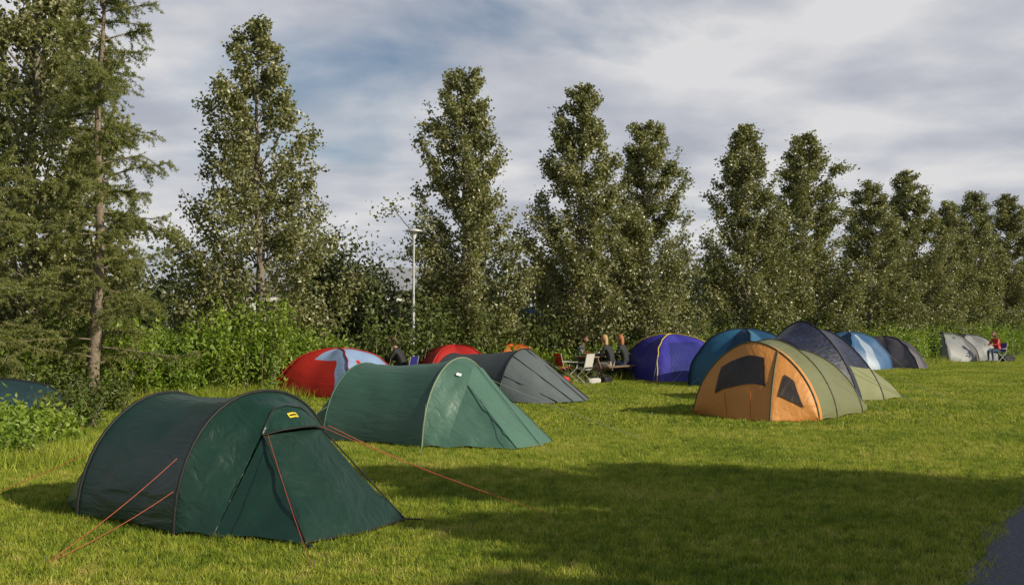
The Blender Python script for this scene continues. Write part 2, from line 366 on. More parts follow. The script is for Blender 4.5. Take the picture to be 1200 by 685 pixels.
# ------------------------------------------------------------------ hedges and masses
def hedge(name,path,htop,width,dens,lps,leaf,mat,seed,lean=.25):
    global rng
    rng=np.random.default_rng(seed); mb=MB(); path=np.array(path,float)
    seg=np.linalg.norm(np.diff(path,axis=0),axis=1); cum=np.concatenate([[0],np.cumsum(seg)]); n=int(cum[-1]*dens)
    C=[];D=[]
    s=rng.uniform(0,cum[-1],n)
    for si in s:
        p=np.array([np.interp(si,cum,path[:,0]),np.interp(si,cum,path[:,1])])
        hh=np.interp(si,cum,htop)*(.83+.17*math.sin(si*1.7+seed)+.12*math.sin(si*4.1))*rng.uniform(.6,1.08)
        p=p+rng.uniform(-width,width,2)
        ln=rng.normal(size=2)*lean*hh
        m=int(lps*rng.uniform(.6,1.3)); q=rng.uniform(.05,1,m)**.8
        P=np.column_stack([p[0]+ln[0]*q,p[1]+ln[1]*q,hh*q])+rng.normal(size=(m,3))*leaf*.7
        P[:,2]=np.abs(P[:,2]); C.append(P)
        dd=rng.normal(size=(m,3)); dd[:,2]=np.abs(dd[:,2])*.5+.4; D.append(dd)
        if rng.random()<.5: tube(mb,[[p[0],p[1],0],[p[0]+ln[0]*.9,p[1]+ln[1]*.9,hh*.9]],[.012,.004],1,3,False)
    leaves(mb,np.concatenate(C),leaf,leaf*.5,0,dirs=np.concatenate(D))
    return mb.obj(name,[mat,M_barkd])
hedge('hedge',[(-11.5,20.5),(-8.3,22.6),(-6.3,24.1),(-4.6,26.6)],[1.6,2.05,2.2,1.9],.75,65,60,.13,M_hedge,3,.15)
hedge('hedge',[(-4.6,27.2),(-1.5,30.2),(1.5,32.2),(4.8,35.0),(9.5,38.5),(14,42.5),(21,51.5),(30,61),(40,71)],[2.3,2.5,2.0,1.9,1.8,1.9,2.1,2.3,2.3],1.0,42,52,.15,M_hedge2,8,.15)
hedge('hedge',[(-1,28.9),(5,33.9),(10,37.4),(14.4,41.2),(22,50.5),(31,60)],[1.0,1.3,1.4,1.5,1.7,1.7],.5,34,44,.13,M_hedge,12,.15)
hedge('shrub',[(-12,17.5),(-9.8,18.8),(-7.9,20.0)],[.9,1.0,.9],.5,40,45,.11,M_hedge2,21)
hedge('wild_shrub',[(-8.3,15.6),(-6.6,14.6)],[.72,.5],.4,50,42,.12,M_hedge,22,.4)
hedge('wild_shrub',[(-7.9,13.4),(-6.3,13.2)],[.55,.35],.35,40,40,.10,M_hedge,24,.4)
hedge('wild_shrub',[(-7.6,16.6),(-6.9,17.0)],[.55,.65],.22,45,36,.10,M_hedge2,27,.4)
def rough_grass(path,width,n,h,seed):
    global rng
    rng=np.random.default_rng(seed); path=np.array(path,float); q=rng.uniform(0,len(path)-1,n); i=np.minimum(q.astype(int),len(path)-2); f=(q-i)[:,None]
    P=np.zeros((n,3)); P[:,:2]=path[i]*(1-f)+path[i+1]*f+rng.normal(size=(n,2))*width
    mb=MB(); blades(mb,P,h,.014,.6+.8*rng.random(n)); mb.obj('long_grass',[M_blade])
rough_grass([(-9.5,20.6),(-7.2,21.8),(-5.2,23.6)],.35,9000,.32,40)
rough_grass([(-7.8,14.8),(-5.9,13.6),(-5.9,12.2)],.35,6000,.16,41)
rough_grass([(0,29.2),(5.2,33.2),(10.2,36.7),(14.9,40.5),(22.3,49.6)],.3,16000,.30,42)

def foliage_mass(name,path,hs,wd,n,leaf,mat,seed):
    global rng
    rng=np.random.default_rng(seed); mb=MB(); path=np.array(path,float)
    q=np.linspace(0,1,len(path)); C=[]
    nb=n//260
    for _ in range(nb):
        u=rng.random(); h=np.interp(u,q,hs)*(.7+.4*rng.random())
        c=np.array([np.interp(u,q,path[:,0]),np.interp(u,q,path[:,1]),0])+np.array([*rng.normal(size=2)*wd,rng.random()**.7*h])
        C.append(c+rng.normal(size=(260,3))*rng.uniform(.3,.6))
    C=np.concatenate(C); C=C[C[:,2]>0]
    leaves(mb,C,leaf,leaf*.7,0); return mb.obj(name,[mat])
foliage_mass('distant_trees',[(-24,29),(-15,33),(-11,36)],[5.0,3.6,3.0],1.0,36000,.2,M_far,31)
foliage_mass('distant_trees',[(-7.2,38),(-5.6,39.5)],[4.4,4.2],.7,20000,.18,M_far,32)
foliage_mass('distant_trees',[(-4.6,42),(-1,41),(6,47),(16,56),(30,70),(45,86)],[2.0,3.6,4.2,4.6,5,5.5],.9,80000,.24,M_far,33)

# ------------------------------------------------------------------ tents
NU=49
UU=np.linspace(-1,1,NU)
def arch(s,hw,h,n=2.25,ds=0,z0=.02,c=0):
    ph=math.pi*(1-(UU+1)/2); cx=np.cos(ph); sx=np.sin(ph)
    t=hw*np.sign(cx)*np.abs(cx)**(2/n)+c; z=h*np.abs(sx)**(2/n)+z0
    return np.column_stack([s+ds*np.sin(ph),t,z])
def poly(keys):
    k=np.array(keys,float); return np.column_stack([np.interp(UU,k[:,0],k[:,i]) for i in (1,2,3)])
def nz(P,sc,seed):
    return np.sin(P[...,0]*sc*1.3+seed)*np.sin(P[...,1]*sc+seed*2.1)*np.cos(P[...,2]*sc*1.1+seed*.7)
def loft(mb,secs,matf,M=10,sag=.04,wr=.008,lift=.03,seed=1):
    for i in range(len(secs)-1):
        A,B=secs[i],secs[i+1]; v=np.linspace(0,1,M+1)
        P=A[None]*(1-v)[:,None,None]+B[None]*v[:,None,None]
        k=(4*v*(1-v))[:,None]; sg=sag[i] if isinstance(sag,(list,tuple)) else sag
        zz=P[:,:,2]
        P[:,:,1]*=1-sg*k*.8
        P[:,:,2]=zz*(1-sg*k)+lift*k*np.exp(-zz*8)
        d=wr*(nz(P,6,seed)+.6*nz(P,14,seed+3))*k
        P[:,:,2]+=d; P[:,:,1]+=d*.8*np.sign(P[:,:,1]); P[:,:,0]+=d*.6
        idx=np.arange((M+1)*NU).reshape(M+1,NU)
        F=np.stack([idx[:-1,:-1],idx[:-1,1:],idx[1:,1:],idx[1:,:-1]],-1)
        mats=np.array([[matf(i,(UU[b]+UU[b+1])/2,(v[a]+v[a+1])/2) for b in range(NU-1)] for a in range(M)])
        mb.add(P.reshape(-1,3),F.reshape(-1,4),mats.ravel(),True)
def pole(mb,sec,mat,r=.014,up=.008,step=2):
    P=sec.copy(); c=np.array([P[:,0].mean(),0,.2]); d=unit(P-c); d[:,0]=0; tube(mb,(P+d*up)[::step],r,mat,6)
def gline(mb,a,b,mat,r=.004,peg=None):
    a=np.array(a,float); b=np.array(b,float); s=np.linspace(0,1,7)[:,None]
    P=a+(b-a)*s; P[:,2]-=.03*4*s[:,0]*(1-s[:,0]); tube(mb,P,r,mat,4,False)
    if peg is not None: tube(mb,[[b[0],b[1],-.05],[b[0]+.02,b[1],.06]],.006,peg,5)
def surf(A,B,u,v):
    p=np.array([np.interp(u,UU,A[:,i]) for i in range(3)])*(1-v)+np.array([np.interp(u,UU,B[:,i]) for i in range(3)])*v
    return p
def patch(mb,fn,v0,v1,ub,ut,off,mat,n=10):
    V=[]
    for i in range(n+1):
        f=i/n; v=v0+(v1-v0)*f; a=ub[0]*(1-f)+ut[0]*f; b=ub[1]*(1-f)+ut[1]*f
        for j in range(n+1): V.append(fn(a+(b-a)*j/n,v)+np.array(off))
    mb.add(V,[[i*(n+1)+j,i*(n+1)+j+1,(i+1)*(n+1)+j+1,(i+1)*(n+1)+j] for i in range(n) for j in range(n)],mat,True)
def tent(name,origin,axis,parts):
    a=math.atan2(axis[1],axis[0]); e=empty(name,(origin[0],origin[1],0),a); parts(e); return e

BLK=fabric('black_trim',(.012,.012,.013),.6,.0,.2)
RED_L=simple('guyline_orange',(.42,.085,.04),.6)
GRY_L=simple('guyline_pale',(.24,.24,.20),.6)
YEL=fabric('yellow_label',(.65,.5,.03),.6,.0,.1)
PEG=simple('peg_metal',(.4,.4,.42),.4,metal=.8)

G1=fabric('dark_green_nylon',(.010,.038,.026),.38,.03,.6,.1)
G1b=fabric('deep_green_nylon',(.008,.030,.020),.40,.02,.55,.1)
def t1(e):
    mb=MB()
    A=arch(-1.34,.92,1.03,1.95); B=arch(0,.92,1.09,2.15)
    end=arch(-1.8,.72,.55,1.9); end2=arch(-2.0,.62,.02)
    Cs=poly([(-1,.34,-.81,.02),(-.42,.36,-.34,.79),(-.18,.30,-.17,.97),(0,.28,0,1.0),(.18,.30,.17,.97),(.42,.36,.34,.79),(1,.34,.81,.02)])
    C2=poly([(-1,.342,-.81,.018),(-.42,.37,-.34,.785),(-.2,.45,-.18,.82),(0,.48,0,.83),(.2,.45,.18,.82),(.42,.37,.34,.785),(1,.342,.81,.018)])
    C3=poly([(-1,.344,-.81,.016),(-.42,.38,-.335,.775),(-.2,.40,-.18,.80),(0,.41,0,.805),(.2,.40,.18,.80),(.42,.38,.335,.775),(1,.344,.81,.016)])
    D=poly([(-1,1.12,-.60,.02),(-.42,1.14,-.58,.03),(0,1.2,0,.02),(.42,1.14,.58,.03),(1,1.12,.60,.02)])
    loft(mb,[end2,end,A,B,Cs,C2],lambda i,u,v: 0,M=12,sag=[0,.02,.05,.012,.0],wr=.013,seed=2)
    loft(mb,[C3,D],lambda i,u,v: (1 if (abs(u)<.42) else 0),M=16,sag=.035,wr=.015,seed=2)
    mb.obj('flysheet',[G1,G1b,BLK],e)
    mb=MB(); pole(mb,A,0,.013); pole(mb,B,0,.014)
    m=(UU>=-.44)&(UU<=.44); tube(mb,C2[m]+[.004,0,-.002],.010,0,6); tube(mb,Cs[m]+[.004,0,.004],.006,0,6)
    for sg in(-1,1):
        i=int(np.argmin(abs(UU-sg*.42))); q=np.linspace(0,1,8)[:,None]; tube(mb,(C3[i]*(1-q)+D[i]*q)+[0.004,sg*.004,.004],.007,0,5)
    tube(mb,D+[0.01,0,.004],.010,0,5)
    box(mb,(1.2,.62,.03),(.16,.03,.012),0,.4); box(mb,(1.2,-.62,.03),(.16,.03,.012),0,-.4)
    mb.obj('poles',[BLK],e)
    mb=MB(); f=lambda u,v: surf(Cs,C2,u,v)
    patch(mb,f,.34,.56,(-.06,.05),(-.06,.05),(.010,0,.006),0); patch(mb,f,.42,.49,(-.045,.035),(-.045,.035),(.013,0,.008),1,3); mb.obj('label',[YEL,BLK],e)
    mb=MB()
    R_=.003
    gline(mb,(0,-.90,.62),(.05,-2.05,0),0,R_,1); gline(mb,(0,-.93,.36),(.05,-2.05,0),0,R_)
    gline(mb,(-1.34,-.86,.55),(-2.3,-1.9,0),0,R_,1)
    gline(mb,(0,.8,.75),(.9,2.15,0),0,R_,1); gline(mb,(-1.34,.8,.7),(-1.0,2.4,0),0,R_,1)
    gline(mb,(.4,-.3,.78),(1.7,-1.05,0),0,.0025,1); gline(mb,(.36,.34,.80),(2.0,1.6,0),0,.0025,1)
    mb.obj('guylines',[RED_L,PEG],e)
tent('tunnel_tent',(-2.19,9.04),(.82,-.57),t1)

G2=fabric('sea_green_nylon',(.06,.135,.095),.45,.15,.55,.08)
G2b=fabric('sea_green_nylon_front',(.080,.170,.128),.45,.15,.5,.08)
TRIM=fabric('pale_trim',(.20,.25,.15),.6,.0,.1)
def t2(e):
    mb=MB()
    A=arch(-1.75,.98,1.08,2.0); B=arch(0,.98,1.19,2.0); end=arch(-2.35,.7,.35,2.0); end2=arch(-2.6,.6,.02)
    Cs=poly([(-1,.3,-.88,.02),(-.45,.34,-.36,.85),(-.15,.28,-.14,1.07),(0,.26,0,1.1),(.15,.28,.14,1.07),(.45,.34,.36,.85),(1,.3,.88,.02)])
    D=poly([(-1,1.2,-.55,.02),(-.45,1.22,-.52,.03),(0,1.3,0,.02),(.45,1.22,.52,.03),(1,1.2,.55,.02)])
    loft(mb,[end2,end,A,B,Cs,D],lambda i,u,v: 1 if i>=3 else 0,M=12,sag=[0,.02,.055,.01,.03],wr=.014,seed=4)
    mb.obj('flysheet',[G2,G2b],e)
    mb=MB(); pole(mb,A,0,.012); pole(mb,B,1,.012)
    for u in(-.45,.45):
        i=int(np.argmin(abs(UU-u))); q=np.linspace(0,1,8)[:,None]; tube(mb,(Cs[i]*(1-q)+D[i]*q)+[0.006,0,.006],.006,0,5)
    q=np.linspace(0,1,8)[:,None]; tube(mb,Cs[24]*(1-q)+D[24]*q+[.008,0,.008],.006,0,5)
    patch(mb,lambda u,v:surf(B,Cs,u,v),.5,.68,(-.35,-.31),(-.35,-.31),(.010,-.006,.010),2,4)
    mb.obj('poles',[G2,TRIM,M_white],e)
    mb=MB(); gline(mb,(0,-.9,.6),(.4,-1.6,0),0,.003,1); gline(mb,(.3,.3,.9),(2.2,1.6,0),0,.003,1); gline(mb,(-1.75,-.9,.5),(-2.4,-1.8,0),0,.0035,1); gline(mb,(.3,-.3,.8),(1.9,-.7,0),0,.003,1)
    mb.obj('guylines',[GRY_L,PEG],e)
tent('tunnel_tent',(-.74,14.95),(.87,-.5),t2)

C3m=fabric('slate_nylon',(.060,.072,.076),.5,.1,.5,.1); C3b=fabric('gray_nylon',(.11,.13,.135),.5,.1,.4,.1)
def t3(e):
    mb=MB()
    A=arch(-1.9,1.05,1.0,1.9); B=arch(0,1.1,1.13,1.95); end=arch(-2.6,.6,.3); 
    D=poly([(-1,.9,-1.0,.02),(-.5,1.35,-.6,.05),(0,1.5,0,.04),(.5,1.35,.6,.05),(1,.9,1.0,.02)])
    loft(mb,[end,A,B,D],lambda i,u,v: 1 if i==2 else 0,M=10,sag=[.02,.05,-.04],wr=.014,seed=5)
    mb.obj('flysheet',[C3m,C3b],e)
    mb=MB(); pole(mb,A,0,.012); pole(mb,B,0,.016)
    q=np.linspace(0,1,8)[:,None]
    for i in(8,16,24,32,40): tube(mb,B[i]*(1-q)+D[i]*q+[.02,0,.012],.010,0,5)
    mb.obj('poles',[BLK],e)
    mb=MB(); gline(mb,(0,-1,.5),(.3,-1.8,0),0,.004,1); gline(mb,(.1,.1,1.1),(2.0,.6,0),0,.0035,1); mb.obj('guylines',[GRY_L,PEG],e)
tent('tunnel_tent',(.28,23.1),(.87,-.5),t3)

def dome(name,x,y,rz,hx,hy,h,cols,sel,polem,pol=True,asym=0,glin=True,vest=0,zs=1.0):
    e=empty(name,(x,y,0),rz); mb=MB()
    nth=64; nr=18
    V=[];
    for j in range(nr+1):
        f=j/nr; a=f*math.pi/2
        for i in range(nth):
            th=2*math.pi*i/nth; c,s=math.cos(th),math.sin(th); k=max(abs(c),abs(s))
            k2=k**.9
            bx,by=hx*c/k2,hy*s/k2
            diag=abs(math.sin(2*th))**2
            rr=(1-diag)*(math.cos(a)**1.35)+diag*math.cos(a)**.88; zz=h*math.sin(a)**(1.0*zs)
            if vest and c>0: bx*=1+vest*c*c*abs(c)*(1-f)**1.3
            px=bx*rr+asym*f; py=by*rr
            w_=.014*(math.sin(px*9+py*4)+math.sin(py*11-px*5+zz*7))*math.sin(2*a)
            V.append([px+w_,py+w_,zz+.02+w_*.5])
    F=[];mt=[]
    for j in range(nr):
        for i in range(nth):
            F.append([j*nth+i,j*nth+(i+1)%nth,(j+1)*nth+(i+1)%nth,(j+1)*nth+i]); mt.append(sel((i+.5)/nth*360,(j+.5)/nr))
    mb.add(V,F,np.array(mt),True); mb.obj('flysheet',cols,e)
    V=np.array(V).reshape(nr+1,nth,3)
    if pol:
        mb=MB()
        for a_ in (nth//8,3*nth//8):
            P=np.vstack([V[:,a_],V[::-1,(a_+nth//2)%nth][1:]]); P=P+unit(P-np.array([asym/2,0,.2]))*.012
            tube(mb,P,.016,0,6)
        mb.obj('poles',[polem],e)
    if glin:
        mb=MB()
        for i in (nth//8,3*nth//8,5*nth//8,7*nth//8):
            a=V[7,i]; b=V[0,i]*1.35; gline(mb,a,(b[0],b[1],0),0,.004,1)
        mb.obj('guylines',[GRY_L,PEG],e)
    return e
RED=fabric('red_nylon',(.48,.028,.022),.5,.2,.4); LBL=fabric('pale_blue_nylon',(.28,.40,.62),.5,.2,.4)
dome('dome_tent',-4.15,24.6,math.radians(-28),1.15,1.0,1.1,[RED,LBL],lambda th,f: 1 if (f>.10 and (th>300 or th<50) and not (336<th<346)) or (f>.55 and th>250) else 0,RED)
dome('dome_tent',-1.55,27.6,.3,.95,.9,1.12,[RED],lambda th,f:0,RED,glin=False)
ORG2=fabric('orange_red_nylon',(.62,.15,.03),.5,.2,.4)
dome('dome_tent',.05,30.2,.3,.7,.7,1.10,[ORG2],lambda th,f:0,ORG2,glin=False)
PUR=fabric('violet_blue_nylon',(.055,.05,.36),.42,.15,.4); NVY=fabric('navy_nylon',(.03,.035,.20),.42,.1,.4); YL=fabric('yellow_trim',(.65,.5,.06),.5,.1,.1)
dome('dome_tent',4.95,31.9,math.radians(-70),1.2,1.25,1.38,[PUR,NVY],lambda th,f: 1 if (abs(((th+180)%360)-180)<32 and .08<f<.6) else 0,YL,vest=.5,zs=.95)
TB=fabric('teal_blue_nylon',(.03,.13,.24),.42,.15,.4); TB2=fabric('dark_teal_nylon',(.015,.06,.13),.42,.1,.4)
dome('dome_tent',6.45,28.4,math.radians(-50),1.15,1.1,1.56,[TB,TB2],lambda th,f: 1 if (th//45)%2==0 else 0,BLK,vest=.2)
SKB=fabric('steel_blue_nylon',(.06,.14,.28),.45,.15,.3); WHB=fabric('white_blue_nylon',(.30,.38,.48),.45,.15,.3)
dome('dome_tent',12.95,39.3,math.radians(-60),1.05,1.05,1.38,[SKB,WHB],lambda th,f: 1 if (45<th<80 or th>335 or th<5) and f<.8 else 0,SKB,vest=.3)
DKP=fabric('dark_plum_nylon',(.05,.045,.06),.5,.1,.3); DKP2=fabric('gray_plum_nylon',(.11,.10,.12),.5,.1,.3)
dome('dome_tent',14.9,40.2,math.radians(-30),1.05,.9,1.22,[DKP,DKP2],lambda th,f: 1 if 280<th<340 else 0,BLK,asym=-.35,vest=.25)
GYW=fabric('gray_fly_nylon',(.12,.12,.12),.55,.1,.3); WHT=fabric('pale_gray_nylon',(.26,.27,.27),.5,.15,.3)
dome('dome_tent',19.9,47.6,math.radians(-60),1.15,1.1,1.34,[GYW,WHT],lambda th,f: 1 if (th>300 or th<30) and f<.7 else 0,BLK,vest=.3)
dome('dome_tent',21.4,48.2,math.radians(-80),1.0,1.0,1.22,[GYW,WHT],lambda th,f: 0 if f>.75 or 45<th<120 else 1,BLK)
DT=fabric('dark_teal_fly',(.02,.045,.055),.45,.1,.5); BT=fabric('blue_panel',(.03,.11,.20),.45,.1,.4)
dome('dome_tent',-8.9,17.6,math.radians(-20),1.1,.85,.74,[DT,BT,LBL],lambda th,f: 2 if (215<th<228 and f<.5) else (1 if (228<th<262) and .2<f<.8 else 0),BLK,zs=.95)

OR=fabric('orange_nylon',(.70,.30,.075),.5,.22,.5,.06); OL=fabric('olive_nylon',(.17,.18,.085),.5,.15,.5,.08); WIN=fabric('window_mesh',(.04,.03,.026),.3,.0,.5); OLd=fabric('olive_dark',(.10,.105,.05),.5,.05,.3)
def t10(e):
    H0=arch(0,1.22,1.36,1.72); 
    base=poly([(-1,0,-1.22,.02),(-.30,-.66,-.62,.02),(.25,-.60,.1,.02),(1,0,1.22,.02)])
    mid1=arch(.7,1.28,1.40,1.75); mid2=arch(2.0,1.28,1.18,1.7); end=arch(2.75,1.1,.45,1.9); end2=arch(3.15,.95,.02)
    mb=MB()
    M=30; v=np.linspace(0,1,M+1); P=base[None]*(1-v)[:,None,None]+H0[None]*v[:,None,None]
    k=(4*v*(1-v))[:,None]; P[:,:,0]-=.05*k; P[:,:,2]+=.04*k
    dd=.014*(nz(P,7,3)+.6*nz(P,15,5))*k; P[:,:,0]+=dd; P[:,:,2]+=dd
    idx=np.arange((M+1)*NU).reshape(M+1,NU); F=np.stack([idx[:-1,:-1],idx[:-1,1:],idx[1:,1:],idx[1:,:-1]],-1)
    mb.add(P.reshape(-1,3),F.reshape(-1,4),0,True)
    loft(mb,[H0,mid1,mid2,end,end2],lambda i,u,v: 0 if (i==0 and v<.2) else 2,M=10,sag=[.01,.05,.0,0],wr=.014,seed=8)
    def fs(u,v):
        y=v*M; a=min(int(y),M-1); f=y-a
        return surf(P[a],P[a+1],u,f)
    patch(mb,fs,.42,.80,(-.20,.52),(-.16,.40),(-.016,-.003,.008),1,16)
    patch(mb,fs,.36,.72,(-.74,-.37),(-.52,-.40),(-.012,-.012,.008),1,12)
    mb.obj('flysheet',[OR,WIN,OL],e)
    mb=MB(); pole(mb,H0,0,.016); pole(mb,mid1,0,.012); pole(mb,mid2,0,.012)
    i=int(np.argmin(abs(UU+.30))); tube(mb,P[:,i]+[-.012,0,.004],.018,1,6)
    for u in (-.02,.36):
        j=int(np.argmin(abs(UU-u))); tube(mb,P[:12,j]+[-.01,0,0],.005,2,5)
    tube(mb,P[0]+[-.01,0,.0],.010,2,5)
    mb.obj('poles',[OLd,OLd,ORG2],e)
    mb=MB(); gline(mb,(.7,-1.2,.7),(1.5,-2.1,0),0,.004,1); gline(mb,(1.9,-1.1,.8),(2.3,-2.8,0),0,.004,1); gline(mb,(0,1.1,.7),(-.6,1.8,0),0,.004,1)
    mb.obj('guylines',[TRIM,PEG],e)
tent('tunnel_tent',(4.42,18.75),(.62,.785),t10)

BP=fabric('black_navy_nylon',(.014,.016,.030),.40,.0,.5,pattern=(.02,.028,.065)); PO=fabric('pale_olive_nylon',(.24,.25,.12),.5,.2,.4)
def t11(e):
    mb=MB()
    A=arch(-.9,1.15,1.35,1.7); B=arch(0,1.35,1.76,1.55); Cc=arch(1.0,1.45,1.55,1.45); D=arch(2.0,1.35,.8,1.45); E=arch(2.6,1.1,.02)
    loft(mb,[arch(-1.7,.9,.05),A,B,Cc,D,E],lambda i,u,v: 0 if (i<2 or (i==2 and (u>-.62 or v<.2)) or (i==3 and v<.3 and u>-.5)) else 1,M=10,sag=[0,.02,.03,.03,.0],wr=.012,seed=9)
    mb.obj('flysheet',[BP,PO],e); mb=MB(); pole(mb,B,0,.014); pole(mb,Cc,1,.012); mb.obj('poles',[BLK,BP],e)
    mb=MB(); gline(mb,(1.2,-1.3,.7),(1.5,-3.0,0),0,.004,1); gline(mb,(0,-1.2,.8),(.2,-2.7,0),0,.004,1); mb.obj('guylines',[TRIM,PEG],e)
tent('tunnel_tent',(6.55,23.2),(.72,.69),t11)

# ------------------------------------------------------------------ picnic table
e=empty('picnic_table',(2.62,31.2,0),math.atan2(.83,.55)); mb=MB()
for i in range(5): box(mb,(0,-.30+.15*i,.74),(1.8,.138,.04),0)
for sg in(-1,1):
    for k in range(2): box(mb,(0,sg*(.66+.14*k),.45),(1.8,.13,.04),0)
for x in(-.62,.62):
    box(mb,(x,0,.70),(.045,.70,.07),0); box(mb,(x+.047,0,.39),(.045,1.6,.08),0)
    for sg in(-1,1): box(mb,(x,sg*.42,.36),(.045,.09,.80),0,rx=sg*.38)
mb.obj('frame',[M_wood],e)
M_red=simple('red_plastic',(.5,.03,.03),.5); M_cloth=simple('pale_cloth',(.5,.48,.45),.8)
mb=MB()
for (x,y,c,h,r) in [(-.5,.1,0,.16,.05),(-.2,-.12,1,.10,.07),(.15,.1,2,.22,.035),(.45,-.05,1,.09,.06)]:
    q=[0,.15,.8,.9,1]; tube(mb,[[x,y,.76+h*k] for k in q],[r*.8,r,r,r*.6,r*.5],c,10)
mb.obj('tableware',[M_red,M_white,M_glass],e)

def camp_chair(x,y,rz,fm,bm):
    e=empty('camping_chair',(x,y,0),rz); mb=MB()
    for sy in(-.25,.25):
        tube(mb,[[-.25,sy,.01],[.22,sy,.43]],.012,0,6); tube(mb,[[.25,sy,.01],[-.2,sy,.43],[-.30,sy,.86]],.012,0,6); tube(mb,[[-.26,sy,.62],[.24,sy,.60],[.22,sy,.43]],.014,0,6)
    tube(mb,[[-.25,-.25,.01],[-.25,.25,.01]],.01,0,6); tube(mb,[[.25,-.25,.01],[.25,.25,.01]],.01,0,6)
    mb.obj('frame',[bm],e); mb=MB()
    n=7
    def sheet(p,q,sag):
        V=[];
        for i in range(n):
            for j in range(n):
                a=i/(n-1); b=j/(n-1); V.append([p[0]+(q[0]-p[0])*a,-.25+.5*b,p[2]+(q[2]-p[2])*a-sag*4*b*(1-b)])
        mb.add(V,[[i*n+j,i*n+j+1,(i+1)*n+j+1,(i+1)*n+j] for i in range(n-1) for j in range(n-1)],0,True)
    sheet((-.2,0,.43),(.24,0,.45),.04); sheet((-.22,0,.48),(-.30,0,.86),.0); mb.obj('seat',[fm],e)
camp_chair(2.0,29.5,2.6,M_cloth,M_grayp); camp_chair(1.6,30.2,.4,M_red,M_grayp)
def bag(name,x,y,rz,s,mat):
    e=empty(name,(x,y,0),rz); mb=MB()
    def f(P):
        Q=np.sign(P)*np.abs(P)**.5; return Q*(1+.09*np.sin(P[:,[1]]*9+P[:,[2]]*7)+.06*np.sin(P[:,[0]]*13))
    ellipsoid(mb,(0,0,s*.36),(s*.95,s*.45,s*.36),0,24,14,f)
    for sy in(-.16,.16): tube(mb,[[-.4*s,sy*s,.68*s],[-.25*s,sy*s,.9*s],[.25*s,sy*s,.9*s],[.4*s,sy*s,.68*s]],.014,1,6)
    mb.obj('bag_body',[mat,BLK],e)
bag('duffel_bag',1.35,29.3,.2,.3,M_red); bag('duffel_bag',2.75,29.9,1.0,.26,BLK); bag('duffel_bag',2.35,29.5,.5,.22,M_cloth)
bag('duffel_bag',22.6,46.8,.5,.4,BLK)

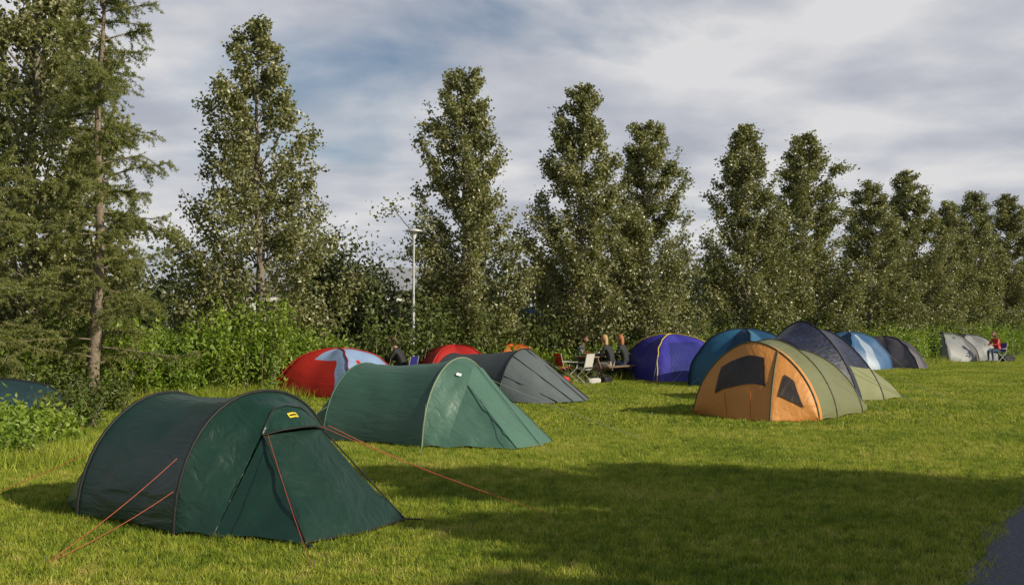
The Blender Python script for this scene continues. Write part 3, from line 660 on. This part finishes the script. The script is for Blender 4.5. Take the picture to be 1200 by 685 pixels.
# ------------------------------------------------------------------ people
def skinmat(n,c): return simple(n,c,.55,0,8,.06)
M_skin=skinmat('skin',(.50,.29,.20)); M_shoe=simple('shoe',(.05,.045,.04),.7); M_eye=simple('eye',(.02,.015,.012),.3); M_lip=simple('lip',(.35,.12,.10),.5)
def person(x,y,rz,top,bottom,hair,pose='sit',long_hair=True,bend=0,z=0):
    e=empty('person',(x,y,z),rz)
    b=bend
    J={'pel':((0,0,.53),.135),'sp':((.02+b*.1,0,.72),.125),'ch':((.05+b*.25,0,.92),.14),'nk':((.07+b*.36,0,1.08),.055),'hb':((.10+b*.42,0,1.16),.05)}
    for s,n in((1,'l'),(-1,'r')):
        J['sh'+n]=((.05+b*.3,s*.17,1.01),.062); J['el'+n]=((.17+b*.3,s*.23,.80),.044); J['wr'+n]=((.40+b*.2,s*.14,.80),.028); J['pa'+n]=((.46+b*.2,s*.125,.80),.03)
        J['hp'+n]=((.04,s*.09,.52),.095); J['kn'+n]=((.45,s*.12,.53),.062); J['an'+n]=((.42,s*.13,.10),.038); J['to'+n]=((.58,s*.14,.045),.035)
    names=list(J); E=[('pel','sp'),('sp','ch'),('ch','nk'),('nk','hb')]
    for n in'lr': E+=[('ch','sh'+n),('sh'+n,'el'+n),('el'+n,'wr'+n),('wr'+n,'pa'+n),('pel','hp'+n),('hp'+n,'kn'+n),('kn'+n,'an'+n),('an'+n,'to'+n)]
    me=bpy.data.meshes.new('sk'); me.from_pydata([J[k][0] for k in names],[(names.index(a),names.index(b_)) for a,b_ in E],[])
    o=bpy.data.objects.new('sk',me); SC.collection.objects.link(o)
    md=o.modifiers.new('s','SKIN'); 
    for i,k in enumerate(names):
        sv=me.skin_vertices[0].data[i]; sv.radius=(J[k][1],J[k][1]); sv.use_root=(k=='pel')
    o.modifiers.new('u','SUBSURF').levels=2
    dg=bpy.context.evaluated_depsgraph_get(); dg.update(); nm=bpy.data.meshes.new_from_object(o.evaluated_get(dg))
    bpy.data.objects.remove(o)
    lab={}
    for a,b_ in E:
        lab[(a,b_)]=1 if ('hp' in (a[:2],b_[:2]) or 'kn' in(a[:2],b_[:2])) else (0 if 'pa' in (a[:2],b_[:2]) or b_=='hb' else (3 if b_.startswith('to') else 2))
    for m in(M_skin,bottom,top,M_shoe): nm.materials.append(m)
    for p in nm.polygons:
        c=p.center; best=9;bl=0
        for a,b_ in E:
            A=Vector(J[a][0]);B=Vector(J[b_][0]); t=max(0,min(1,(c-A).dot(B-A)/(B-A).length_squared)); d=(c-(A+(B-A)*t)).length-(J[a][1]*(1-t)+J[b_][1]*t)
            if d<best: best=d; bl=lab[(a,b_)]
        p.material_index=bl; p.use_smooth=True
    bo=bpy.data.objects.new('body',nm); SC.collection.objects.link(bo); bo.parent=e
    mb=MB()
    for s,n in((1,'l'),(-1,'r')):
        px,py,pz=J['pa'+n][0]
        ellipsoid(mb,(px+.02,py,pz),(.05,.042,.018),0,12,8)
        for k in range(4):
            yy=py+(k-1.5)*.019; ln=[.062,.075,.07,.055][k]
            tube(mb,[[px+.055,yy,pz],[px+.055+ln*.45,yy,pz-.008],[px+.055+ln*.8,yy,pz-.03],[px+.055+ln*.95,yy,pz-.05]],[.009,.0085,.0075,.005],0,6)
        tube(mb,[[px+.0,py-s*.035,pz],[px+.03,py-s*.06,pz-.01],[px+.06,py-s*.062,pz-.02]],[.011,.0095,.006],0,6)
    mb.obj('hands',[M_skin],e)
    hb=np.array(J['hb'][0]); hc=hb+np.array([.03,0,.10]); mb=MB()
    def hf(P):
        Q=P.copy(); lo=np.clip(-P[:,2],0,1); Q[:,1]*=1-.28*lo; Q[:,0]*=1-.12*lo
        Q[:,0]+=.2*np.exp(-((P[:,1])**2/.02+(P[:,2]+.12)**2/.03))*(P[:,0]>0)+.08*np.exp(-((P[:,1])**2/.06+(P[:,2]+.8)**2/.03))*(P[:,0]>-.1); return Q
    ellipsoid(mb,hc,(.095,.075,.12),0,24,18,hf)
    for s in(-1,1):
        ellipsoid(mb,hc+[-.005,s*.076,-.01],(.018,.01,.032),0,8,6); ellipsoid(mb,hc+[.084,s*.03,.008],(.008,.013,.007),1,8,6)
    ellipsoid(mb,hc+[.083,0,-.062],(.010,.026,.006),2,8,6)
    def hair_f(P):
        Q=P*(1+.04*np.sin(P[:,[1]]*17+P[:,[2]]*13)); m=(P[:,0]>.25)&(P[:,2]<.45); Q[m]*=.78; return Q
    ellipsoid(mb,hc+[-.014,0,.018],(.108,.09,.125),3,26,16,hair_f)
    if long_hair:
        ellipsoid(mb,hc+[-.085,0,-.10],(.05,.085,.17),3,16,12,lambda P:P*(1+.07*np.sin(P[:,[1]]*21)))
    mb.obj('head',[M_skin,M_eye,M_lip,hair],e)
    return e
M_blk=simple('black_top',(.02,.02,.022),.8); M_tan=simple('light_trousers',(.45,.40,.33),.8); M_jean=simple('jeans',(.05,.08,.15),.8)
M_blond=simple('blond_hair',(.42,.27,.11),.6,.4,60,.3); M_brn=simple('brown_hair',(.13,.06,.03),.6,.4,60,.3); M_gin=simple('ginger_hair',(.35,.13,.05),.6,.4,60,.3); M_gry=simple('gray_top',(.2,.2,.22),.8)
hd=math.atan2(.55,-.83)
person(2.98,30.5,hd,M_blk,M_tan,M_blond,bend=.35)
person(3.48,31.25,hd,M_blk,M_jean,M_gin,bend=.2)
person(2.04,31.45,hd+math.pi,M_gry,M_jean,M_brn,bend=.3)
person(-2.85,27.2,math.radians(160),M_blk,M_jean,M_brn,bend=.5,long_hair=False,z=-.02)
camp_chair(-2.85,27.2,math.radians(160),NVY,M_grayp)
person(21.9,46.2,math.radians(200),M_red,M_jean,M_brn,bend=.3); camp_chair(21.9,46.2,math.radians(200),NVY,M_grayp)

# ------------------------------------------------------------------ street lamp, building, canopy
e=empty('street_lamp',(-2.78,28.9,0)); mb=MB()
tube(mb,[[0,0,0],[0,0,.8],[0,0,.85],[0,0,4.2]],[.06,.06,.036,.03],0,12)
tube(mb,[[0,0,4.1],[0,0,4.2],[0,0,4.32]],[.04,.07,.13],1,16); tube(mb,[[0,0,4.32],[0,0,4.36],[0,0,4.41]],[.24,.24,.07],0,20)
mb.obj('post',[M_grayp,M_white],e)

e=empty('white_house',(-11,66,0),.15); mb=MB()
box(mb,(0,0,1.9),(16,8,3.8),0)
mb.add([[-8.4,-4.5,3.75],[8.4,-4.5,3.75],[8.4,4.5,3.75],[-8.4,4.5,3.75],[-8.4,0,5.4],[8.4,0,5.4]],[[0,1,5,4],[2,3,4,5]],1); mb.add([[-8,-4,3.8],[-8,4,3.8],[-8,0,5.3],[8,-4,3.8],[8,0,5.3],[8,4,3.8]],[[0,2,1],[3,5,4]],0)
for i in range(6):
    box(mb,(-6.6+2.6*i,-4.01,2.4),(1.3,.08,1.3),2)
    for dxx in(-.68,.68): box(mb,(-6.6+2.6*i+dxx,-4.03,2.4),(.08,.12,1.46),1)
    for dz in(-.69,.69): box(mb,(-6.6+2.6*i,-4.03,2.4+dz),(1.28,.12,.08),1)
mb.obj('walls_and_roof',[M_white,M_roof,M_glass],e)

M_blue=fabric('blue_canvas',(.04,.10,.26),.6,.15,.3)
e=empty('canopy_gazebo',(-.15,35.2,0),.3); mb=MB()
mb.add([[-1.2,-1.2,2.0],[1.2,-1.2,2.0],[1.2,1.2,2.0],[-1.2,1.2,2.0],[0,0,2.55]],[[0,1,4],[1,2,4],[2,3,4],[3,0,4]],0)
mb.add([[-1.2,-1.2,2.0],[1.2,-1.2,2.0],[1.2,1.2,2.0],[-1.2,1.2,2.0],[-1.2,-1.2,1.8],[1.2,-1.2,1.8],[1.2,1.2,1.8],[-1.2,1.2,1.8]],[[0,4,5,1],[1,5,6,2],[2,6,7,3],[3,7,4,0]],0)
for a in(-1,1):
    for b in(-1,1): tube(mb,[[a*1.17,b*1.17,0],[a*1.17,b*1.17,1.98]],.02,1,6)
mb.obj('canopy',[M_blue,M_white],e)
print('objects',len(bpy.data.objects))
